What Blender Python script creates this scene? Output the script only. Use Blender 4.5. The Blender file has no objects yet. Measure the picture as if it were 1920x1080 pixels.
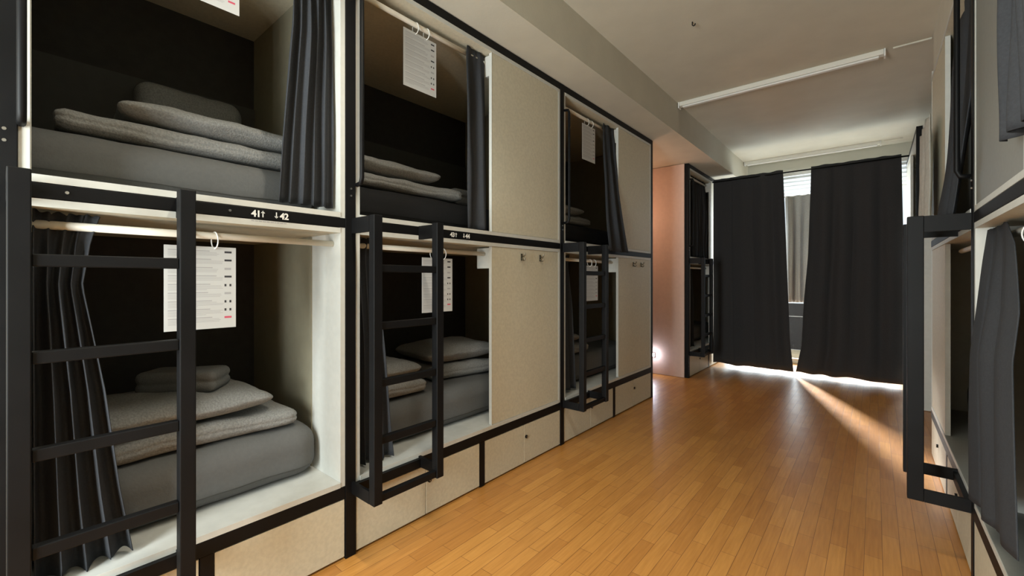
import bpy, bmesh, math, random
from mathutils import Vector, Matrix, noise

S = bpy.context.scene
COL = S.collection
R = math.radians

# ------------------------------------------------------------------ camera, light, exposure
cam_d = bpy.data.cameras.new('camera')
cam = bpy.data.objects.new('camera', cam_d); COL.objects.link(cam)
cam.location = (2.0, 0.0, 1.38)
cam.rotation_euler = (R(90), 0, R(40.08))
cam_d.sensor_width = 36; cam_d.lens = 808 / 1920 * 36
cam_d.shift_y = -15 / 1920
cam_d.clip_start = 0.02
S.camera = cam

S.view_settings.view_transform = 'Standard'
S.view_settings.look = 'None'
S.view_settings.gamma = 1
S.view_settings.use_curve_mapping = False
S.view_settings.exposure = 0.0

w = bpy.data.worlds.new('sky'); S.world = w; w.use_nodes = True
bg = w.node_tree.nodes['Background']
bg.inputs[0].default_value = (0.80, 0.92, 1.0, 1); bg.inputs[1].default_value = 1.2

def lamp(name, kind, loc, rot, energy, color, **kw):
    d = bpy.data.lights.new(name, kind); d.energy = energy; d.color = color
    for k, v in kw.items(): setattr(d, k, v)
    o = bpy.data.objects.new(name, d); COL.objects.link(o)
    o.location = loc; o.rotation_euler = rot
    return o

# hazy sun entering by the balcony door at the far end
sd = Vector((1.04, -2.73, -1.75)).normalized()
lamp('sun', 'SUN', (0, 14, 9), sd.to_track_quat('-Z', 'Y').to_euler(), 12.0, (1.0, 0.99, 0.96), angle=R(5))
# daylight of the window behind the camera (stands in that window's opening)
lamp('daylight_rear_window', 'AREA', (.80, -1.50, 1.45), (R(90), 0, 0), 165, (0.93, 1.0, 0.99), shape='RECTANGLE', size=.9, size_y=1.8)
# daylight of the balcony door (stands in the door's opening)
lamp('daylight_balcony_door', 'AREA', (1.0, 8.52, 1.6), (R(-90), 0, 0), 120, (0.85, 0.95, 1.0), shape='RECTANGLE', size=2.6, size_y=3.0)
# unseen ceiling lamp, added to warm and brighten the near floor and panels
lamp('added_ceiling_lamp', 'AREA', (1.2, 1.0, 3.285), (0, 0, 0), 28, (1.0, 0.92, 0.76), shape='RECTANGLE', size=1.65, size_y=.06, spread=R(125))

# ------------------------------------------------------------------ materials
def mat(name, color, rough=0.6, metallic=0.0, spec=0.5, vary=0.0, scale=40.0, bump=0.0, bscale=200.0, color2=None, detail=4):
    m = bpy.data.materials.new(name); m.use_nodes = True
    nt = m.node_tree; b = nt.nodes['Principled BSDF']
    b.inputs['Base Color'].default_value = (*color, 1); b.inputs['Roughness'].default_value = rough
    b.inputs['Metallic'].default_value = metallic; b.inputs['Specular IOR Level'].default_value = spec
    tc = nt.nodes.new('ShaderNodeTexCoord')
    if vary or color2:
        n = nt.nodes.new('ShaderNodeTexNoise'); n.inputs['Scale'].default_value = scale; n.inputs['Detail'].default_value = detail
        nt.links.new(tc.outputs['Object'], n.inputs['Vector'])
        r = nt.nodes.new('ShaderNodeValToRGB'); nt.links.new(n.outputs['Fac'], r.inputs[0])
        c2 = color2 or tuple(c * (1 - vary) for c in color)
        r.color_ramp.elements[0].position = .35; r.color_ramp.elements[1].position = .65
        r.color_ramp.elements[0].color = (*c2, 1); r.color_ramp.elements[1].color = (*color, 1)
        nt.links.new(r.outputs[0], b.inputs['Base Color'])
    if bump:
        n2 = nt.nodes.new('ShaderNodeTexNoise'); n2.inputs['Scale'].default_value = bscale; n2.inputs['Detail'].default_value = 3
        nt.links.new(tc.outputs['Object'], n2.inputs['Vector'])
        bp = nt.nodes.new('ShaderNodeBump'); bp.inputs['Strength'].default_value = bump; bp.inputs['Distance'].default_value = .004
        nt.links.new(n2.outputs['Fac'], bp.inputs['Height']); nt.links.new(bp.outputs[0], b.inputs['Normal'])
    return m

M = {}
M['black'] = mat('black_steel', (0.0055, 0.0055, 0.006), .5, spec=.18, vary=.3, scale=6)
M['panel'] = mat('cream_panel', (0.62, 0.575, 0.445), .5, vary=.10, scale=55, bump=.12, bscale=160)
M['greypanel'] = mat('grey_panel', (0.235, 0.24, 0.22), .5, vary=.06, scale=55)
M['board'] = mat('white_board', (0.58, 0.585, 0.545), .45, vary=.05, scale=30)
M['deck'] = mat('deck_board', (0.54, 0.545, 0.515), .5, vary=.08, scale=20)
M['endpanel'] = mat('rose_panel', (0.62, 0.47, 0.40), .5, vary=.05, scale=25)
M['back'] = mat('dark_felt', (0.035, 0.032, 0.027), .95, vary=.2, scale=20)
M['wains'] = mat('grey_wainscot', (0.06, 0.058, 0.052), .9, vary=.1, scale=20)
M['side'] = mat('olive_shade', (0.26, 0.24, 0.17), .6, vary=.08, scale=20)  # olive tone stands in for the shade deep inside the berths
M['rod'] = mat('cream_rod', (0.74, 0.70, 0.60), .45)
M['curtain'] = mat('charcoal_cloth', (0.042, 0.045, 0.051), .92, vary=.15, scale=120, bump=.3, bscale=500, spec=.2)
M['blackout'] = mat('blackout_cloth', (0.042, 0.042, 0.044), .95, vary=.12, scale=90, bump=.25, bscale=400, spec=.2)
M['inner'] = mat('grey_curtain_cloth', (0.42, 0.42, 0.41), .9, vary=.1, scale=60, bump=.2)
M['sheet'] = mat('grey_sheet', (0.115, 0.115, 0.113), .9, vary=.06, scale=60, bump=.25, bscale=120, spec=.2)
M['sheetdark'] = mat('dark_sheet', (0.014, 0.014, 0.015), .9, vary=.1, scale=60, bump=.2, bscale=200, spec=.2)  # darker sheet tone for two upper mattresses
M['linen'] = mat('seersucker_linen', (0.25, 0.25, 0.24), .92, color2=(0.18, 0.18, 0.174), scale=130, bump=.8, bscale=150, spec=.2)
M['towel'] = mat('grey_towel', (0.14, 0.14, 0.135), .97, vary=.15, scale=150, bump=.6, bscale=260, spec=.1)
M['paper'] = mat('white_paper', (0.52, 0.53, 0.525), .55)
M['ink'] = mat('grey_ink', (0.36, 0.36, 0.37), .8)
M['inkdark'] = mat('dark_ink', (0.03, 0.03, 0.035), .8)
M['inkred'] = mat('red_ink', (0.55, 0.08, 0.13), .8)
M['white'] = mat('white_plastic', (0.82, 0.82, 0.79), .4)
M['plaster'] = mat('cream_plaster', (0.60, 0.575, 0.48), .85, vary=.05, scale=5, bump=.15, bscale=60)
M['chrome'] = mat('brushed_steel', (0.55, 0.55, 0.55), .3, metallic=1)
M['brass'] = mat('brass_hook', (0.16, 0.14, 0.10), .45, metallic=1)
M['lampbody'] = mat('lamp_enamel', (0.78, 0.77, 0.70), .4)
M['cable'] = mat('cable_cover', (0.66, 0.64, 0.55), .5)
M['balcony'] = mat('balcony_tile', (0.55, 0.45, 0.30), .7, vary=.1, scale=8)
M['parapet'] = mat('parapet_paint', (0.006, 0.005, 0.006), .6)
M['frame'] = mat('window_frame_paint', (0.75, 0.75, 0.72), .4)
M['blind'] = mat('blind_slats', (0.85, 0.87, 0.87), .5)
M['palecloth'] = mat('pale_cloth', (0.52, 0.51, 0.46), .95, vary=.12, scale=40, bump=.5, bscale=150)

def emis(name, color, strength):
    m = bpy.data.materials.new(name); m.use_nodes = True
    b = m.node_tree.nodes['Principled BSDF']
    b.inputs['Base Color'].default_value = (*color, 1)
    b.inputs['Emission Color'].default_value = (*color, 1); b.inputs['Emission Strength'].default_value = strength
    return m
M['bulb'] = emis('night_light_bulb', (0.85, 0.88, 1.0), 220)
M['added_sconce'] = emis('added_sconce_glass', (1.0, 0.55, 0.32), 8)

def glass_mat():
    m = bpy.data.materials.new('window_glass'); m.use_nodes = True
    nt = m.node_tree; nt.nodes.clear()
    o = nt.nodes.new('ShaderNodeOutputMaterial'); mx = nt.nodes.new('ShaderNodeMixShader')
    t = nt.nodes.new('ShaderNodeBsdfTransparent'); g = nt.nodes.new('ShaderNodeBsdfGlossy'); g.inputs['Roughness'].default_value = .02
    mx.inputs[0].default_value = .035
    nt.links.new(t.outputs[0], mx.inputs[1]); nt.links.new(g.outputs[0], mx.inputs[2]); nt.links.new(mx.outputs[0], o.inputs[0])
    return m
M['glass'] = glass_mat()

def floor_mat():
    m = bpy.data.materials.new('beech_parquet'); m.use_nodes = True
    nt = m.node_tree; b = nt.nodes['Principled BSDF']
    L = nt.links.new
    tc = nt.nodes.new('ShaderNodeTexCoord'); mp = nt.nodes.new('ShaderNodeMapping')
    mp.inputs['Rotation'].default_value = (0, 0, R(90))
    L(tc.outputs['Object'], mp.inputs[0])
    br = nt.nodes.new('ShaderNodeTexBrick')
    br.offset = .37; br.offset_frequency = 2; br.squash = 1
    br.inputs['Scale'].default_value = 1; br.inputs['Brick Width'].default_value = .44; br.inputs['Row Height'].default_value = .07
    br.inputs['Mortar Size'].default_value = .0013; br.inputs['Mortar Smooth'].default_value = .3
    br.inputs['Color1'].default_value = (0.46, 0.20, 0.047, 1); br.inputs['Color2'].default_value = (0.58, 0.275, 0.068, 1)
    br.inputs['Mortar'].default_value = (0.22, 0.085, 0.025, 1)
    L(mp.outputs[0], br.inputs['Vector'])
    mp2 = nt.nodes.new('ShaderNodeMapping'); mp2.inputs['Scale'].default_value = (28, 1.6, 1)
    L(tc.outputs['Object'], mp2.inputs[0])
    n = nt.nodes.new('ShaderNodeTexNoise'); n.inputs['Scale'].default_value = 3; n.inputs['Detail'].default_value = 6
    L(mp2.outputs[0], n.inputs['Vector'])
    r = nt.nodes.new('ShaderNodeValToRGB'); r.color_ramp.elements[0].position = .3; r.color_ramp.elements[1].position = .7
    r.color_ramp.elements[0].color = (.80, .76, .70, 1); r.color_ramp.elements[1].color = (1, 1, 1, 1)
    L(n.outputs['Fac'], r.inputs[0])
    mx = nt.nodes.new('ShaderNodeMix'); mx.data_type = 'RGBA'; mx.blend_type = 'MULTIPLY'; mx.inputs[0].default_value = 1
    L(br.outputs['Color'], mx.inputs[6]); L(r.outputs[0], mx.inputs[7]); L(mx.outputs[2], b.inputs['Base Color'])
    n3 = nt.nodes.new('ShaderNodeTexNoise'); n3.inputs['Scale'].default_value = 7
    L(tc.outputs['Object'], n3.inputs['Vector'])
    mr = nt.nodes.new('ShaderNodeMapRange'); mr.inputs[3].default_value = .30; mr.inputs[4].default_value = .40
    L(n3.outputs['Fac'], mr.inputs[0]); L(mr.outputs[0], b.inputs['Roughness'])
    bp = nt.nodes.new('ShaderNodeBump'); bp.inputs['Strength'].default_value = .25; bp.inputs['Distance'].default_value = .001; bp.invert = True
    L(br.outputs['Fac'], bp.inputs['Height']); L(bp.outputs[0], b.inputs['Normal'])
    return m
M['floor'] = floor_mat()

# ------------------------------------------------------------------ helpers
def link_mesh(name, bm, m, parent=None, smooth=False, loc=None):
    me = bpy.data.meshes.new(name)
    bmesh.ops.recalc_face_normals(bm, faces=bm.faces[:])
    bm.to_mesh(me); bm.free()
    if smooth:
        for p in me.polygons: p.use_smooth = True
    me.materials.append(m)
    o = bpy.data.objects.new(name, me); COL.objects.link(o)
    if parent: o.parent = parent
    if loc: o.location = loc
    return o

def add_box(bm, a, b, bev=0.0):
    x0, x1 = sorted((a[0], b[0])); y0, y1 = sorted((a[1], b[1])); z0, z1 = sorted((a[2], b[2]))
    t = bmesh.new()
    bmesh.ops.create_cube(t, size=1)
    for v in t.verts:
        v.co = Vector(((x0 + x1) / 2 + v.co.x * (x1 - x0), (y0 + y1) / 2 + v.co.y * (y1 - y0), (z0 + z1) / 2 + v.co.z * (z1 - z0)))
    if bev:
        bmesh.ops.bevel(t, geom=t.edges[:], offset=bev, segments=2, affect='EDGES', profile=.5)
    merge(bm, t)

def merge(bm, t):
    me = bpy.data.meshes.new('tmp'); t.to_mesh(me); t.free(); bm.from_mesh(me); bpy.data.meshes.remove(me)

def box(name, a, b, m, parent=None, bev=0.0, loc=None):
    bm = bmesh.new(); add_box(bm, a, b, bev); return link_mesh(name, bm, m, parent, loc=loc)

def add_tube(bm, pts, r, seg=10, closed=False):
    pts = [Vector(p) for p in pts]; n = len(pts); rings = []
    up = None
    for i, p in enumerate(pts):
        if closed: d = pts[(i + 1) % n] - pts[i - 1]
        else: d = (pts[min(i + 1, n - 1)] - pts[max(i - 1, 0)])
        d.normalize()
        if up is None:
            up = Vector((0, 0, 1)) if abs(d.z) < .9 else Vector((1, 0, 0))
        u = (up - d * up.dot(d)).normalized(); up = u; v = d.cross(u)
        rings.append([bm.verts.new(p + (u * math.cos(a) + v * math.sin(a)) * r) for a in [2 * math.pi * k / seg for k in range(seg)]])
    m = n if closed else n - 1
    for i in range(m):
        a, b = rings[i], rings[(i + 1) % n]
        for k in range(seg): bm.faces.new((a[k], a[(k + 1) % seg], b[(k + 1) % seg], b[k]))
    if not closed:
        bm.faces.new(rings[0][::-1]); bm.faces.new(rings[-1])

def tube(name, pts, r, m, parent=None, seg=12, closed=False):
    bm = bmesh.new(); add_tube(bm, pts, r, seg, closed); return link_mesh(name, bm, m, parent, smooth=len(pts) > 2 or seg > 8)

def tag(o, label, cat, group=None):
    o['label'] = label; o['category'] = cat
    if group: o['group'] = group
    return o

def struct(o): o['kind'] = 'structure'; return o

def empty(name, loc):
    o = bpy.data.objects.new(name, None); COL.objects.link(o); o.location = loc; o.empty_display_size = .1
    return o

# soft rounded slab: half sizes hx hy hz, corner radius, puffed and wrinkled
def soft(name, c, size, m, rad=.04, puff=0.0, wrinkle=.006, seed=0, rotz=0.0, tilt=(0, 0), n=26, crease=0.0, parent=None, sag=0.0):
    hx, hy, hz = size[0] / 2, size[1] / 2, size[2] / 2
    bm = bmesh.new(); bmesh.ops.create_cube(bm, size=2)
    bmesh.ops.subdivide_edges(bm, edges=bm.edges[:], cuts=n, use_grid_fill=True)
    r = min(rad, hx, hy, hz * .98)
    off = Vector((seed * 3.17, seed * 1.31, seed * 7.7))
    for v in bm.verts:
        u, w_, t = v.co
        p = Vector((u * hx, w_ * hy, t * hz))
        q = Vector((max(-hx + r, min(hx - r, p.x)), max(-hy + r, min(hy - r, p.y)), max(-hz + r, min(hz - r, p.z))))
        d = p - q
        if d.length > 1e-6: p = q + d.normalized() * r
        if puff:
            k = (1 - abs(p.x / hx) ** 2.6) * (1 - abs(p.y / hy) ** 2.6)
            p.z *= (1 - puff) + puff * max(k, 0) ** .55
            p.y *= 1 - .055 * (1 - (p.x / hx) ** 2) * (p.y / hy) ** 2
            p.x *= 1 - .055 * (1 - (p.y / hy) ** 2) * (p.x / hx) ** 2
        if crease:
            g = math.exp(-(p.z / (hz * .18)) ** 2)
            if abs(u) > .6: p.x -= math.copysign(crease * g * min(1, (abs(u) - .6) * 2.5), p.x)
            if abs(w_) > .6: p.y -= math.copysign(crease * g * min(1, (abs(w_) - .6) * 2.5), p.y)
        if sag: p.z -= sag * max(0, (p.x / hx)) ** 2 * (1 if t > -.5 else 0)
        nz = noise.noise(p * 6 + off) * wrinkle + noise.noise(p * 17 + off) * wrinkle * .35
        lo = 0.25 if t < -.9 else 1.0
        p.z += nz * lo; p.x += noise.noise(p * 5 + off * 2) * wrinkle * .8; p.y += noise.noise(p * 5 - off) * wrinkle * .8
        v.co = p
    o = link_mesh(name, bm, m, parent, smooth=True)
    o.location = c; o.rotation_euler = (tilt[0], tilt[1], rotz)
    return o

# hanging cloth: e0(t), e1(t) give the two edges along y for t = 0 (top) .. 1 (hem); off(t) the distance from the rod plane
def cloth(name, x, zt, zb, e0, e1, m, folds=6, amp=.03, seed=1, nu=90, nv=36, off=lambda t: 0.0, axis='y', pinch=0.0, hem=0.0, side=1, header=.0, parent=None, thick=.003, slope=0.0):
    rng = random.Random(seed)
    ph = rng.random() * 6; a2 = [rng.uniform(.6, 1.25) for _ in range(60)]
    warp = [rng.uniform(-.3, .3) for _ in range(60)]
    bm = bmesh.new(); rows = []
    for j in range(nv + 1):
        t = j / nv; row = []
        y0, y1 = e0(t), e1(t)
        for i in range(nu + 1):
            s = i / nu
            k = s * folds; kk = int(k)
            f = math.sin(2 * math.pi * (s * folds + warp[kk] * .35 * math.sin(math.pi * (k - kk))) + ph)
            a = amp * a2[kk] * (.45 + .55 * min(1, t * 3)) * (1 - pinch * math.exp(-((t - header) / .04) ** 2))
            dx = f * a + noise.noise(Vector((s * 4 + seed, t * 2.2, seed * .7))) * amp * .7
            yy = y0 + (y1 - y0) * s + math.cos(2 * math.pi * s * folds + ph) * a * .25
            zz = zt + (zb + slope * (1 - s) - zt) * t + (noise.noise(Vector((s * 5, seed * 2.1, 0))) * hem * (t if t > .5 else 0))
            if t == 0: zz += noise.noise(Vector((s * folds * 2.3, seed, 3))) * .012
            X = x + side * (dx + off(t))
            row.append(bm.verts.new((X, yy, zz) if axis == 'y' else (yy, X, zz)))
        rows.append(row)
    for j in range(nv):
        for i in range(nu):
            bm.faces.new((rows[j][i], rows[j][i + 1], rows[j + 1][i + 1], rows[j + 1][i]))
    o = link_mesh(name, bm, m, parent, smooth=True)
    md = o.modifiers.new('thickness', 'SOLIDIFY'); md.thickness = thick; md.offset = 0
    return o

def lerp(pts):
    def f(t):
        for (t0, v0), (t1, v1) in zip(pts, pts[1:]):
            if t <= t1:
                k = (t - t0) / (t1 - t0); return v0 + (v1 - v0) * k
        return pts[-1][1]
    return f

# ------------------------------------------------------------------ room shell
ZC = 3.36          # ceiling
ZS = 3.025         # underside of the beams over the bunks
XR = 2.34          # front of the bunks on the far side of the aisle
XL, XW = -1.16, 3.52
Y0, Y1 = -1.5, 8.40
struct(box('floor', (XL, Y0, -.06), (XW, Y1, 0), M['floor']))
struct(box('ceiling', (XL - .15, Y0 - .12, ZC), (XW + .15, Y1 + .12, ZC + .12), M['plaster']))
struct(box('wall_left', (XL - .15, Y0 - .12, -.06), (XL, Y1 + .12, ZC), M['plaster']))
struct(box('wall_right', (XW, Y0 - .12, -.06), (XW + .15, Y1 + .12, ZC), M['plaster']))
def wall_with_hole(name, y0, y1, hx0, hx1, hz0, hz1, m):
    bm = bmesh.new()
    add_box(bm, (XL, y0, -.06), (hx0, y1, ZC)); add_box(bm, (hx1, y0, -.06), (XW, y1, ZC))
    add_box(bm, (hx0, y0, hz1), (hx1, y1, ZC))
    add_box(bm, (hx0, y0, -.06), (hx1, y1, hz0))
    return struct(link_mesh(name, bm, m))
wall_with_hole('wall_far', Y1, Y1 + .12, -.35, 2.62, .03, 3.14, M['plaster'])
wall_with_hole('wall_back', Y0 - .12, Y0, .33, 1.27, .50, 2.40, M['plaster'])
struct(box('trim_1', (XL, Y0, ZS), (.313, Y1, ZC), M['plaster']))       # beam over the bunks on the window side
struct(box('trim_2', (XR + .02, Y0, ZS), (XW, 4.80, ZC), M['plaster']))

def window(name, hx0, hx1, z0, z1, y, mullions):
    r = struct(empty(name, ((hx0 + hx1) / 2, y, z0)))
    cx = (hx0 + hx1) / 2
    bm = bmesh.new(); f = .055
    add_box(bm, (hx0 - cx, -.03, 0), (hx0 - cx + f, .03, z1 - z0)); add_box(bm, (hx1 - cx - f, -.03, 0), (hx1 - cx, .03, z1 - z0))
    add_box(bm, (hx0 - cx, -.03, 0), (hx1 - cx, .03, f)); add_box(bm, (hx0 - cx, -.03, z1 - z0 - f), (hx1 - cx, .03, z1 - z0))
    for mx in mullions: add_box(bm, (mx - cx - .03, -.03, 0), (mx - cx + .03, .03, z1 - z0))
    link_mesh('window_frame', bm, M['frame'], r)
    box('pane', (hx0 - cx + f, -.004, f), (hx1 - cx - f, .004, z1 - z0 - f), M['glass'], r)
    return r
window('window_1', -.35, 2.62, .03, 3.14, Y1 + .06, [1.55])
window('window_2', .33, 1.27, .50, 2.40, Y0 - .06, [])

# balcony outside the door
struct(box('floor_balcony', (-1.6, Y1 + .13, -.10), (3.9, 10.3, -.02), M['balcony']))
pr = empty('balcony_parapet', (1.0, 10.35, -.02))
box('parapet_panel', (-2.4, -.03, 0), (2.6, .03, .93), M['parapet'], pr)
box('parapet_strip', (-2.4, -.045, .66), (2.6, -.031, .675), M['chrome'], pr)
tag(pr, 'dark balcony parapet seen low through the gap between the black curtains', 'parapet')

# ------------------------------------------------------------------ bunk modules
PITCH = 1.904
def arrow(bm, y, z, h, up):
    s = 1 if up else -1; zc = z + h / 2; w_ = h * .13
    add_box(bm, (0, y - w_ / 2, zc - h / 2), (.0015, y + w_ / 2, zc + h / 2))
    t = h * .32; hw = h * .26
    tipz = zc + s * h / 2
    for sg in (-1, 1):
        q = [(y, tipz), (y, tipz - s * w_ * 1.5), (y + sg * hw, tipz - s * t - s * w_ * .6), (y + sg * hw, tipz - s * t + s * w_ * .2)]
        a = [bm.verts.new((0, p[0], p[1])) for p in q]; b = [bm.verts.new((.0015, p[0], p[1])) for p in q]
        bm.faces.new(a); bm.faces.new(b)
        for i in range(4): bm.faces.new((a[i], a[(i + 1) % 4], b[(i + 1) % 4], b[i]))

def text_bm(bm, s, y, z, size):
    cu = bpy.data.curves.new('t', 'FONT'); cu.body = s; cu.size = size; cu.extrude = .0008; cu.offset = size * .03; cu.space_character = .95
    o = bpy.data.objects.new('t', cu); COL.objects.link(o)
    dg = bpy.context.evaluated_depsgraph_get(); dg.update()
    me = bpy.data.meshes.new_from_object(o.evaluated_get(dg))
    t = bmesh.new(); t.from_mesh(me)
    wd = max(v.co.x for v in t.verts) if t.verts else 0
    for v in t.verts: v.co = Vector((.001 + v.co.z, y + v.co.x, z + v.co.y))
    merge(bm, t)
    bpy.data.objects.remove(o); bpy.data.curves.remove(cu); bpy.data.meshes.remove(me)
    return wd

def bunk(x0, ys, side, label, length=PITCH, up_open=(.08, 1.07), lo_open=(.08, 1.07), mid_post=None, ladder=True, ladder_at=0.0, stile_depth=.045,
         dividers=(.95,), seams=((.50, True), (1.42, True)), end_post=False, end_panel=False, sign=None, hooks=(), grab_at=.062,
         top_rail=True, grabs=True, group=None, white_end=False, panel='panel', deck='deck'):
    r = empty('bunk_bed', (x0, ys, 0)); tag(r, label, 'bunk bed', group)
    s = side
    def B(name, a, b, m, par=r, bev=0.0): return box(name, (s * a[0], a[1], a[2]), (s * b[0], b[1], b[2]), m, par, bev)
    D = -1.12; E = length - .001
    inner = E - .025
    # black steel front frame
    B('post', (-.05, 0, 0), (0, .055, 3.02), M['black'], bev=.002)
    if end_post: B('post', (-.05, E + .002, 0), (0, E + .047, 3.02), M['black'], bev=.002)
    if mid_post is not None: B('post', (-.05, mid_post, 0), (.004, mid_post + .055, 3.02), M['black'], bev=.002)
    B('rail', (-.05, .056, .30), (-.001, E, .36), M['black'], bev=.002)
    B('rail', (-.05, .056, 1.638), (-.001, E, 1.685), M['black'], bev=.002)
    if top_rail: B('rail', (-.05, .056, 2.966), (-.001, E, 3.02), M['black'], bev=.002)
    for y in dividers: B('locker_divider', (-.05, y, .005), (-.002, y + .045, .299), M['black'])
    B('toe_kick', (-.07, .056, .0), (-.03, E, .03), M['black'])
    # white boards of the two boxes
    for y0, y1 in ((.056, .079), (inner + .001, E)):
        bm = bmesh.new()
        add_box(bm, (s * D, y0, .362), (s * -.004, y1, 3.018)); add_box(bm, (s * D, y0, .005), (s * -.051, y1, .362))
        link_mesh('side_board', bm, M['board'], r)
    for z0, z1 in ((.387, 1.610), (1.713, 2.939)):  # thin panels that colour the inner side walls as if shaded
        B('side_shade_panel', (D + .012, .0795, z0), (-.30, .0835, z1), M['side'])
        B('side_shade_panel', (D + .012, inner - .004, z0), (-.30, inner + .0005, z1), M['side'])
    if mid_post is not None:
        B('jamb_board', (-.06, mid_post + .056, .386), (-.003, mid_post + .08, 1.609), M['board'])
        B('jamb_board', (-.06, mid_post + .056, 1.715), (-.003, mid_post + .08, 2.939), M['board'])
    for zz, nm in ((.361, 'deck_board'), (1.611, 'ceiling_board'), (1.687, 'deck_board'), (2.94, 'ceiling_board')):
        B(nm, (D + .011, .08, zz), (-.004, inner, zz + .0245), M[deck] if nm == 'deck_board' else M['panel'])
        B('edge_strip', (-.0039, .08, zz), (-.001, inner, zz + .0245), M['board'])
    B('back_panel', (D, .08, .02), (D + .010, inner, 3.0), M['back'])
    B('back_wainscot', (D + .0101, .081, 1.713), (D + .022, inner - .0045, 2.49), M['wains'])
    # front panels with coat hooks
    for (a, b), z0, z1 in ((lo_open, .387, 1.610), (up_open, 1.713, 2.939)):
        for p0, p1, in ((.081, a), (b, inner - .001)):
            if p1 - p0 > .1:
                B('front_panel', (-.030, p0, z0), (-.006, p1, z1), M[panel], bev=.001)
                B('panel_edging', (-.030, p1 + .0005 if p0 < .09 else p0 - .003, z0), (-.005, p1 + .003 if p0 < .09 else p0 - .0005, z1), M['board'])
    # rods
    for (a, b), zz in ((lo_open, 1.561), (up_open, 2.888)):
        y0 = a if a < .09 else a + .005; y1 = b - .003 if b < inner - .1 else inner
        tube('curtain_rod', [(s * -.08, y0, zz), (s * -.08, y1, zz)], .0145, M['rod'], r, 14)
        if b < inner - .1 and s > 0: B('rod_support', (-.15, b + .002, zz - .1), (-.032, b + .022, zz + .04), M['board'])
    # locker doors with locks
    edges = [.057] + [v for d in dividers for v in (d - .001, d + .046)] + [E]
    for i in range(0, len(edges), 2):
        a, b = edges[i], edges[i + 1]
        cuts = [q for q in seams if a < q[0] < b]
        es = [a + .003] + [v for q in cuts for v in (q[0] - .002, q[0] + .002)] + [b - .003]
        for j in range(0, len(es), 2):
            d = B('locker_door', (-.022, es[j], .014), (-.004, es[j + 1], .297), M['panel'], bev=.0015)
            left_of_seam = j + 2 < len(es)
            if not left_of_seam and cuts:      # lock sits beside the seam
                bm = bmesh.new(); yy = es[j] + .022
                add_tube(bm, [(s * -.004, yy, .205), (s * .006, yy, .205)], .012, 14)
                lk = link_mesh('lock', bm, M['black'], d)
                box('key_slot', (s * .006, yy - .002, .199), (s * .0075, yy + .002, .211), M['chrome'], lk)
    # bolts
    for y, z in ((.028, 1.80), (.028, 1.835), (.16, 1.662), (.62, 1.662)):
        bm = bmesh.new(); yy = y + (mid_post or 0)
        add_tube(bm, [(s * -.001, yy, z), (s * .005, yy, z)], .005, 8); link_mesh('bolt', bm, M['chrome'], r)
    # ladder
    if ladder:
        o = ladder_at
        ld = box('ladder', (s * .158, o + .031, .311), (s * (.158 + stile_depth), o + .077, 1.69), M['black'], r, .003)   # near stile carries the rest
        B('stile', (.158, o + .412, .311), (.158 + stile_depth, o + .458, 1.69), M['black'], ld, .003)
        for z in (1.436, 1.160, .885, .610, .335):
            B('rung', (.166, o + .0771, z - .018), (.196, o + .4119, z + .018), M['black'], ld, .003)
        for yy in (o + .031, o + .444):
            B('bracket', (.001, yy, .312), (.1579, yy + .014, .372), M['black'], ld)
            B('bracket', (.001, yy, 1.612), (.1579, yy + .014, 1.688), M['black'], ld)
        B('foot_bar', (.001, o + .046, .312), (.02, o + .443, .36), M['black'], ld)
    # grab rail by the upper opening
    if grabs:
        y = grab_at + (mid_post or 0)
        tube('grab_rail', [(s * .0, y, 1.86), (s * .035, y, 1.865), (s * .045, y, 1.89), (s * .045, y, 2.78), (s * .035, y, 2.805), (s * 0, y, 2.81)], .011, M['black'], r)
    for y in hooks:
        bm = bmesh.new()
        add_box(bm, (s * -.004, y - .010, 1.525), (s * 0, y + .010, 1.575), .001)
        add_tube(bm, [(s * 0, y, 1.56), (s * .02, y, 1.553), (s * .03, y, 1.565), (s * .032, y, 1.58)], .005, 8)
        add_tube(bm, [(s * 0, y, 1.54), (s * .016, y, 1.525), (s * .028, y, 1.53), (s * .03, y, 1.545)], .005, 8)
        link_mesh('coat_hook', bm, M['brass'], r)
    if sign:
        a, b, y0, y1 = sign
        bm = bmesh.new()
        wd = text_bm(bm, a, y0, 1.648, .038); arrow(bm, y0 + wd + .014, 1.648, .027, True)
        link_mesh('number_sign', bm, M['white'], r)
        bm = bmesh.new()
        wd2 = text_bm(bm, b, y1, 1.648, .038); arrow(bm, y1 - .014, 1.648, .027, False)
        link_mesh('number_sign', bm, M['white'], r)
        bm = bmesh.new(); rng = random.Random(5); y = y0
        while y < y1 + wd2 - .01:
            q = rng.uniform(.006, .014); add_box(bm, (-.0009, y, 1.628), (-.0004, y + q, 1.632)); y += q + .003
        link_mesh('sign_caption', bm, M['ink'], r)
    if end_panel: B('end_panel', (D, -.026, .004), (-.052, -.001, 3.018), M['board'] if white_end else M['endpanel'], bev=.001)
    return r

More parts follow.
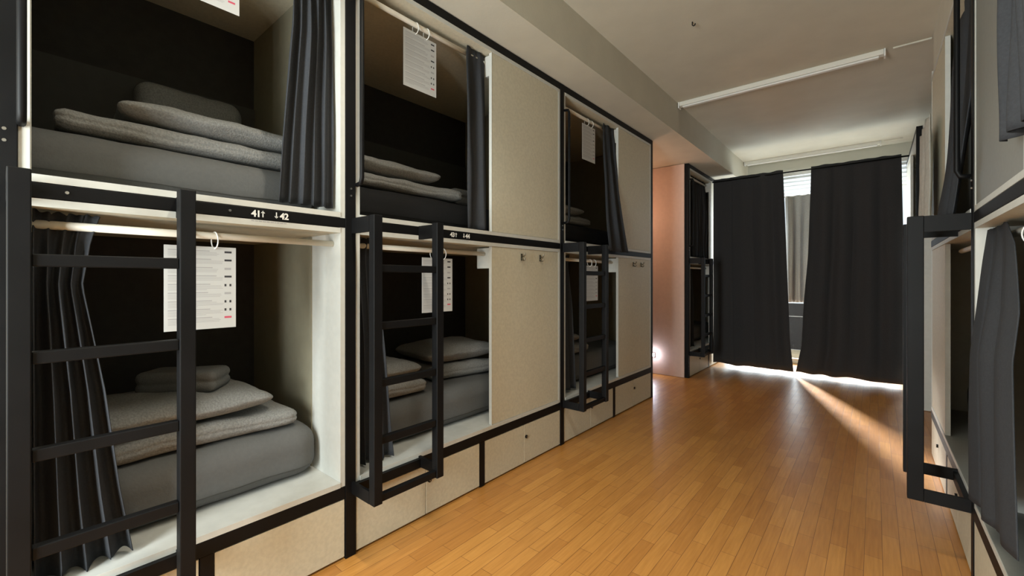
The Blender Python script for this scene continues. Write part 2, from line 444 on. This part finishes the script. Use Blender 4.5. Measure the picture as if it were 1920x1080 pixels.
Y1B = 1.10 - PITCH
grp = None
bunk(0, Y1B, 1, 'nearest black-framed bunk, with the sign 41 and 42 over its lower berth', mid_post=PITCH - 1.12, up_open=(PITCH - 1.04, 1.88), lo_open=(PITCH - 1.04, 1.88),
     ladder_at=PITCH - 1.12, dividers=(PITCH - .60,), seams=((.6, True),), sign=('41', '42', PITCH - 1.10 + .679, PITCH - 1.10 + .792))
bunk(0, 1.10, 1, 'second black-framed bunk, with the sign 43 and 44 and two coat hooks', sign=('43', '44', .685, .815), hooks=(1.39, 1.62))
bunk(0, 1.10 + PITCH, 1, 'third black-framed bunk, its outer end beside the rosy side panel', hooks=(1.42, 1.62), end_post=True)
bunk(0, 6.23, 1, 'far bunk with a rosy end panel, half behind the black curtain', end_panel=True)
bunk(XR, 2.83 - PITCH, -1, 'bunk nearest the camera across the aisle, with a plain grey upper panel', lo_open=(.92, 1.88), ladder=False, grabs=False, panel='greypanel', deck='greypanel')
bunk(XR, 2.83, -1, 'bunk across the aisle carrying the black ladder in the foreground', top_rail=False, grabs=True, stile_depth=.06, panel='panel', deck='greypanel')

bunk(XR, 6.30, -1, 'far bunk across the aisle, its pale end panel just right of the black curtains', end_panel=True, ladder=False, grabs=False, white_end=True)

# ------------------------------------------------------------------ bedding
mats = []
def mattress(x0, ys, side, z, h, label, m, ly0=.09, ly1=1.87, group='mattresses in the bunks'):
    xc = x0 + side * (-.635)
    o = soft('mattress', (xc, ys + (ly0 + ly1) / 2, z + h / 2 + .002), (.90, ly1 - ly0, h), m, rad=.095, wrinkle=.007, seed=len(mats), n=34, sag=.012)
    mats.append(o)
    tag(o, label, 'mattress', group); return o
mattress(0, Y1B, 1, .3855, .262, 'grey mattress in the lower berth behind the nearest ladder', M['sheet'])
mattress(0, Y1B, 1, 1.7115, .215, 'grey mattress in the upper berth above the 41 and 42 sign', M['sheet'])
mattress(0, 1.10, 1, .3855, .262, 'grey mattress in the lower berth under the 43 and 44 sign', M['sheet'])
mattress(0, 1.10, 1, 1.7115, .215, 'dark mattress in the upper berth above the 43 and 44 sign', M['sheetdark'])
mattress(0, 1.10 + PITCH, 1, .3855, .262, 'grey mattress in the lower berth of the third bunk', M['sheet'])
mattress(0, 1.10 + PITCH, 1, 1.7115, .215, 'dark mattress in the upper berth of the third bunk', M['sheetdark'])
mattress(0, 6.23, 1, .3855, .262, 'mattress in the lower berth of the far bunk by the black curtain', M['sheet'])
mattress(XR, 2.83, -1, .3855, .262, 'mattress low in the bunk behind the foreground ladder', M['sheet'])

def duvet(x, y, z, sx, sy, h, label, seed, rotz=0.0, tilt=(0, 0)):
    return tag(soft('folded_duvet', (x, y, z + h / 2), (sx, sy, h), M['linen'], rad=h * .49, wrinkle=.014, crease=.004, seed=seed, rotz=rotz, tilt=tilt, puff=.15), label, 'duvet', 'folded duvets on the mattresses')
def pillow(x, y, z, sx, sy, h, label, seed, rotz=0.0, tilt=(0, 0)):
    return tag(soft('pillow', (x, y, z + h / 2), (sx, sy, h), M['linen'], rad=h * .48, wrinkle=.012, seed=seed, rotz=rotz, tilt=tilt, puff=.72), label, 'pillow', 'pillows in the bunks')
def towel(x, y, z, sx, sy, h, label, seed, rotz=0.0, tilt=(0, 0)):
    return tag(soft('folded_towel', (x, y, z + h / 2), (sx, sy, h), M['towel'], rad=.03, wrinkle=.006, crease=.006, seed=seed, rotz=rotz, tilt=tilt, n=18), label, 'towel', 'folded towels on the beds')
# nearest bunk, lower
zl, zu = .651, 1.929
duvet(-.53, .57, zl, .60, .84, .095, 'folded grey duvet on the mattress of the lower berth behind the nearest ladder', 11, tilt=(0, R(1)))
pillow(-.50, .50, zl + .094, .56, .74, .125, 'grey pillow under the folded towel in the lower berth behind the nearest ladder', 12, rotz=R(3))
towel(-.52, .57, zl + .205, .20, .33, .10, 'small folded grey towel on the pillow behind the nearest ladder', 13, rotz=R(-38))
# nearest bunk, upper
duvet(-.52, .60, zu, .58, .98, .085, 'folded grey duvet on the upper mattress above the 41 and 42 sign', 14)
pillow(-.50, .68, zu + .084, .54, .78, .115, 'grey pillow on the folded duvet above the 41 and 42 sign', 15)
tag(soft('pillow', (-.985, .70, zu + .262), (.17, .50, .50), M['linen'], rad=.08, wrinkle=.012, seed=16, rotz=R(2)), 'grey pillow propped upright against the back wall above the 41 and 42 sign', 'pillow', 'pillows in the bunks')
# second bunk, upper
duvet(-.50, 1.70, zu, .56, .84, .085, 'folded grey duvet on the dark mattress above the 43 and 44 sign', 17)
pillow(-.50, 1.60, zu + .084, .54, .68, .115, 'grey pillow on the folded duvet above the 43 and 44 sign', 18)
towel(-.48, 2.30, zu, .30, .34, .13, 'grey bundle beside the curtain above the 43 and 44 sign', 19)
# second bunk, lower
duvet(-.50, 1.50, zl, .56, .62, .095, 'folded grey duvet just right of the curtain under the 43 and 44 sign', 20)
pillow(-.52, 1.50, zl + .094, .52, .60, .12, 'grey pillow seen between the rungs under the 43 and 44 sign', 21)
towel(-.66, 1.46, zl + .21, .24, .30, .11, 'small grey towel on the pillow between the rungs of the second ladder', 22)
duvet(-.62, 2.30, zl, .58, .62, .105, 'folded grey duvet at the panel end of the berth under the 43 and 44 sign', 23, rotz=R(-8))
pillow(-.62, 2.30, zl + .104, .54, .66, .15, 'plump grey pillow at the panel end of the berth under the 43 and 44 sign', 24, rotz=R(-6))
# third bunk
duvet(-.50, 3.58, zu, .54, .70, .085, 'folded grey duvet in the upper berth of the third bunk', 25)
pillow(-.50, 3.52, zu + .084, .52, .62, .11, 'grey pillow in the upper berth of the third bunk', 26)
duvet(-.50, 3.52, zl, .56, .72, .095, 'folded grey duvet in the lower berth of the third bunk', 27)
pillow(-.52, 3.48, zl + .094, .52, .60, .12, 'grey pillow in the lower berth of the third bunk', 28)

# ------------------------------------------------------------------ curtains of the bunks
CG = 'charcoal curtains of the bunks'
def bcurtain(label, x, zt, zb, e0, e1, side=1, **kw):
    return tag(cloth('bunk_curtain', x, zt, zb, lerp(e0), lerp(e1), M['curtain'], side=side, pinch=.5, header=.04, **kw), label, 'curtain', CG)
bcurtain('charcoal curtain gathered at the right of the upper berth above the 41 and 42 sign', -.075, 2.925, 1.735,
         [(0, .88), (.3, .87), (1, .80)], [(0, 1.063), (1, 1.06)], folds=5, amp=.026, seed=3, off=lambda t: .015 * t)
bcurtain('charcoal curtain with a ruffled header behind the nearest ladder', -.080, 1.603, .395,
         [(0, .067), (1, .07)], [(0, .225), (.08, .20), (.2, .18), (.5, .235), (.8, .275), (1, .31)], folds=4, amp=.032, seed=8, hem=.02)
bcurtain('charcoal curtain at the right of the upper berth above the 43 and 44 sign', -.065, 2.932, 1.72,
         [(0, 1.985), (.1, 1.97), (1, 1.955)], [(0, 2.16), (1, 2.162)], folds=1.6, amp=.016, seed=14, off=lambda t: .035 * t)
bcurtain('charcoal curtain behind the ladder under the 43 and 44 sign', -.080, 1.603, .40,
         [(0, 1.185), (1, 1.185)], [(0, 1.33), (.1, 1.30), (.5, 1.35), (1, 1.41)], folds=4, amp=.028, seed=21)
bcurtain('charcoal curtain flaring at its hem over the rail of the third bunk', -.055, 2.932, 1.66,
         [(0, 3.84), (.5, 3.80), (1, 3.75)], [(0, 4.08), (.5, 4.09), (1, 4.16)], folds=2.5, amp=.024, seed=31, off=lambda t: .055 * t + .06 * t * t)
bcurtain('charcoal curtain behind the ladder of the third bunk', -.080, 1.603, .41,
         [(0, 3.09), (1, 3.09)], [(0, 3.26), (.1, 3.23), (.5, 3.27), (1, 3.33)], folds=3, amp=.028, seed=41)
bcurtain('charcoal curtain in the upper berth of the far bunk beside the black curtain', -.09, 2.93, 1.73,
         [(0, 6.6), (1, 6.55)], [(0, 7.29), (1, 7.29)], folds=6, amp=.03, seed=51)
bcurtain('charcoal curtain in the lower berth of the far bunk', -.09, 1.60, .40,
         [(0, 6.33), (1, 6.33)], [(0, 6.62), (1, 6.68)], folds=4, amp=.03, seed=52)
bcurtain('short dark curtain with its hem above the grey upper panel rail, at the right edge', XR + .0, 2.93, 1.80,
         [(0, 1.52), (1, 1.45)], [(0, 1.985), (1, 1.97)], side=-1, folds=5, amp=.022, seed=61, off=lambda t: .03)
bcurtain('big dark lower curtain across the aisle, in front of the bare deck', XR + .045, 1.60, .40,
         [(0, 2.45), (.08, 2.30), (.3, 2.12), (1, 1.98)], [(0, 2.79), (.3, 2.80), (1, 2.83)], side=-1, folds=2.6, amp=.013, seed=62, off=lambda t: .055 * min(1, t * 2.2), slope=.13)
bcurtain('dark upper curtain hanging out above the foreground ladder', XR + .03, 2.84, 1.69,
         [(0, 2.915), (1, 2.90)], [(0, 3.66), (1, 3.62)], side=-1, folds=4, amp=.016, seed=63, off=lambda t: .085 * t * t)

# ------------------------------------------------------------------ notice sheets on the rods
def make_notice(label):
    r = empty('notice_sheet', (0, 0, 0)); tag(r, label, 'notice', 'notices hanging from the curtain rods')
    W, H = .243, .335
    box('sheet', (-.0006, -W / 2, -.045 - H), (.0006, W / 2, -.045), M['paper'], r)
    rng = random.Random(4)
    bm = bmesh.new(); bd = bmesh.new(); br_ = bmesh.new()
    bh = (H - .03) / 9
    for k in range(9):
        z = -.045 - .016 - k * bh
        add_box(bm, (.0006, -W / 2 + .012, z - .0036), (.0009, -W / 2 + rng.uniform(.14, .175), z))
        for q in range(4):
            zz = z - .0075 - q * .0052
            add_box(bm, (.0006, -W / 2 + .012, zz - .0016), (.0008, -W / 2 + (rng.uniform(.17, .20) if q < 3 else rng.uniform(.06, .15)), zz))
        yy = W / 2 - .042
        tgt = br_ if k == 8 else bd
        if k in (4, 6, 7):
            add_box(tgt, (.0006, yy, z - .011), (.0009, yy + .007, z - .001)); add_box(tgt, (.0006, yy + .018, z - .011), (.0009, yy + .025, z - .001))
        elif k in (2, 5):
            add_box(bm, (.0006, yy, z - .010), (.0009, yy + .024, z - .001))
        else: add_box(tgt, (.0006, yy, z - .008), (.0009, yy + .026, z))
    link_mesh('printed_text', bm, M['ink'], r); link_mesh('flag_icon', bd, M['inkdark'], r); link_mesh('red_flag_icon', br_, M['inkred'], r)
    for yy in (-.035, .045):
        pts = [(.0 + .021 * math.sin(a) + .0, yy + .006 * math.sin(a), -.018 + .034 * math.cos(a)) for a in [2 * math.pi * i / 22 for i in range(22)]]
        tube('ring', pts, .0025, M['white'], r, 8, True)
    return r
def copy_tree(o, parent=None):
    c = o.copy(); COL.objects.link(c)
    if parent: c.parent = parent
    for ch in o.children: copy_tree(ch, c)
    return c
proto = make_notice('printed notice hanging behind the nearest ladder, below the 42')
spots = [(0, .525, 1.561, 1, None, 0),
         (0, .538, 2.888, 1, 'printed notice in the nearest upper berth, only its lower corner in view', 0),
         (0, 1.62, 2.888, 1, 'printed notice hanging in the upper berth above the 43 and 44 sign', 0),
         (0, 1.753, 1.561, 1, 'printed notice behind the second ladder, below the 44', 0),
         (0, 3.604, 2.888, 1, 'printed notice hanging in the upper berth of the third bunk', 0),
         (0, 3.658, 1.561, 1, 'printed notice behind the ladder of the third bunk', 0),
         (XR, 2.30, 1.561, -1, 'printed notice at the right edge beside the big dark lower curtain', 0)]
for i, (x0, y, z, sd_, lab, _) in enumerate(spots):
    o = proto if i == 0 else copy_tree(proto)
    o.location = (x0 - sd_ * .08, y, z)
    if sd_ < 0: o.rotation_euler = (0, 0, math.pi)
    if lab: o['label'] = lab

# ------------------------------------------------------------------ blackout curtains, rod, balcony door dressing
YC = 7.37
rod = tube('curtain_pole', [(.005, YC, 2.945), (2.335, YC, 2.945)], .011, M['black'])
tag(rod, 'thin black pole carrying the two long black curtains', 'curtain pole')
def tz(z): return (2.985 - z) / (2.985 - .03)
lc = cloth('blackout_curtain', YC, 2.985, .06, lerp([(0, .02), (1, .015)]),
           lerp([(0, .975), (tz(2.6), .99), (tz(1.7), 1.02), (tz(1.0), 1.045), (tz(.5), 1.06), (1, 1.105)]), M['blackout'], folds=3.5, amp=.018, seed=71, axis='x', nu=160, hem=.03, pinch=.3)
tag(lc, 'long black curtain on the left of the bright gap', 'curtain', 'long black curtains across the aisle')
rc = cloth('blackout_curtain', YC + .02, 2.985, .05, lerp([(0, 1.31), (tz(2.6), 1.30), (tz(1.7), 1.27), (tz(1.0), 1.215), (tz(.4), 1.19), (1, 1.125)]),
           lerp([(0, 2.26), (1, 2.30)]), M['blackout'], folds=4, amp=.024, seed=72, axis='x', nu=160, hem=.03, pinch=.3)
tag(rc, 'long black curtain on the right of the bright gap', 'curtain', 'long black curtains across the aisle')

ic = cloth('sheer_curtain', 8.27, 2.745, 1.02, lerp([(0, .88), (1, .90)]), lerp([(0, 1.36), (1, 1.30)]), M['inner'], folds=4, amp=.03, seed=73, axis='x', nu=60)
tag(ic, 'narrow grey curtain glimpsed in the gap between the black curtains', 'curtain')
ir = tube('curtain_pole', [(-.42, 8.27, 2.735), (2.68, 8.27, 2.735)], .008, M['frame'])
for xx in (-.40, 2.66): box('pole_bracket', (xx - .008, 8.275, 2.727), (xx + .008, 8.399, 2.743), M['frame'], ir)
tag(ir, 'slim pale pole of the narrow grey curtain behind the black curtains', 'curtain pole')
vb = empty('venetian_blind', (1.12, 8.33, 3.13))
bm = bmesh.new()
for k in range(6):
    z = -.08 - k * .060
    t = bmesh.new(); bmesh.ops.create_cube(t, size=1)
    for v in t.verts:
        p = Vector((v.co.x * 2.7, v.co.y * .062, v.co.z * .003)); p.rotate(Matrix.Rotation(R(45), 3, 'X')); v.co = p + Vector((0, 0, z))
    merge(bm, t)
link_mesh('slats', bm, M['blind'], vb)
box('head_rail', (-1.36, -.025, -.05), (1.36, .025, 0), M['blind'], vb)
tag(vb, 'white slatted blind across the top of the window behind the black curtains', 'blind')

# ------------------------------------------------------------------ ceiling lamps and their cables
def ceiling_lamp(y, xa, xb, label):
    r = empty('ceiling_lamp', ((xa + xb) / 2, y, ZC)); h = (xb - xa) / 2
    bm = bmesh.new()
    add_box(bm, (-h, -.032, -.045), (h, .032, 0), .004)
    link_mesh('lamp_housing', bm, M['lampbody'], r)
    bm = bmesh.new(); add_box(bm, (-h + .03, -.022, -.062), (h - .03, .022, -.0455), .006); link_mesh('diffuser', bm, M['white'], r)
    for sgn in (-1, 1): box('end_cap', (sgn * (h + .001), -.034, -.064), (sgn * (h + .012), .034, 0), M['white'], r)
    return tag(r, label, 'ceiling lamp', 'long ceiling lamps')
ceiling_lamp(4.90, .335, 2.06, 'long unlit tube lamp on the ceiling nearest the camera')
ceiling_lamp(8.08, .335, 2.06, 'long unlit tube lamp on the ceiling above the black curtains')
ceiling_lamp(1.0, .335, 2.06, 'long ceiling lamp added above the camera, out of view, switched on')
tag(box('cable_duct', (2.12, 4.89, ZC - .012), (2.358, 4.905, ZC - .0005), M['cable']), 'thin cable cover between the near ceiling lamp and the wall', 'cable')
tag(box('cable_duct', (2.10, 8.072, ZC - .012), (2.30, 8.087, ZC - .0005), M['cable']), 'thin cable cover beside the ceiling lamp above the black curtains', 'cable')
hk = tube('ceiling_hook', [(.93, 3.42, ZC), (.93, 3.42, ZC - .025), (.94, 3.42, ZC - .035), (.95, 3.42, ZC - .03), (.952, 3.42, ZC - .02)], .004, M['black'], seg=8)
tag(hk, 'tiny dark hook in the bare ceiling before the near lamp', 'hook')

# ------------------------------------------------------------------ night light and added alcove lamp
nl = empty('night_light', (-.49, 6.2042, .28))
box('plug_body', (-.022, -.03, -.03), (.022, 0, .03), M['white'], nl, .004)
bm = bmesh.new(); bmesh.ops.create_uvsphere(bm, u_segments=16, v_segments=10, radius=.016)
for v in bm.verts: v.co += Vector((0, -.042, .006))
link_mesh('bulb', bm, M['bulb'], nl, smooth=True)
tag(nl, 'small glowing night light low on the rosy panel past the third bunk', 'night light')
lamp('night_light_glow', 'POINT', (-.49, 6.12, .285), (0, 0, 0), 1.6, (0.80, 0.82, 1.0), shadow_soft_size=.03)
sc = empty('added_wall_lamp', (XL, 5.55, 2.35))  # unseen lamp, added to give the recess its warm glow
box('added_lamp_plate', (.001, -.05, -.09), (.02, .05, .09), M['white'], sc, .004)
bm = bmesh.new(); bmesh.ops.create_uvsphere(bm, u_segments=16, v_segments=12, radius=.07)
for v in bm.verts: v.co += Vector((.09, 0, 0))
link_mesh('added_lamp_globe', bm, M['added_sconce'], sc, smooth=True)
tag(sc, 'unseen warm globe lamp added on the wall of the recess between the bunks', 'lamp')
lamp('added_wall_lamp_glow', 'POINT', (XL + .30, 5.55, 2.35), (0, 0, 0), 11, (1.0, 0.56, 0.36), shadow_soft_size=.08)

# ------------------------------------------------------------------ pale fringed cloth on the bunk across the aisle
pc = cloth('hanging_cloth', XR - .035, 2.52, 1.77, lerp([(0, 4.10), (1, 4.02)]), lerp([(0, 4.78), (1, 4.74)]), M['palecloth'], folds=3, amp=.016, seed=81, side=-1, nu=50, off=lambda t: .02)
bm = bmesh.new(); rng = random.Random(2)
for k in range(46):
    y = 4.03 + k * .0155; add_tube(bm, [(XR - .055, y, 1.775), (XR - .055 + rng.uniform(-.006, .006), y + rng.uniform(-.006, .006), 1.70)], .0028, 5)
link_mesh('fringe', bm, M['palecloth'], pc)
tag(pc, 'pale cloth with a fringed hem hanging on the bunk across the aisle', 'cloth')
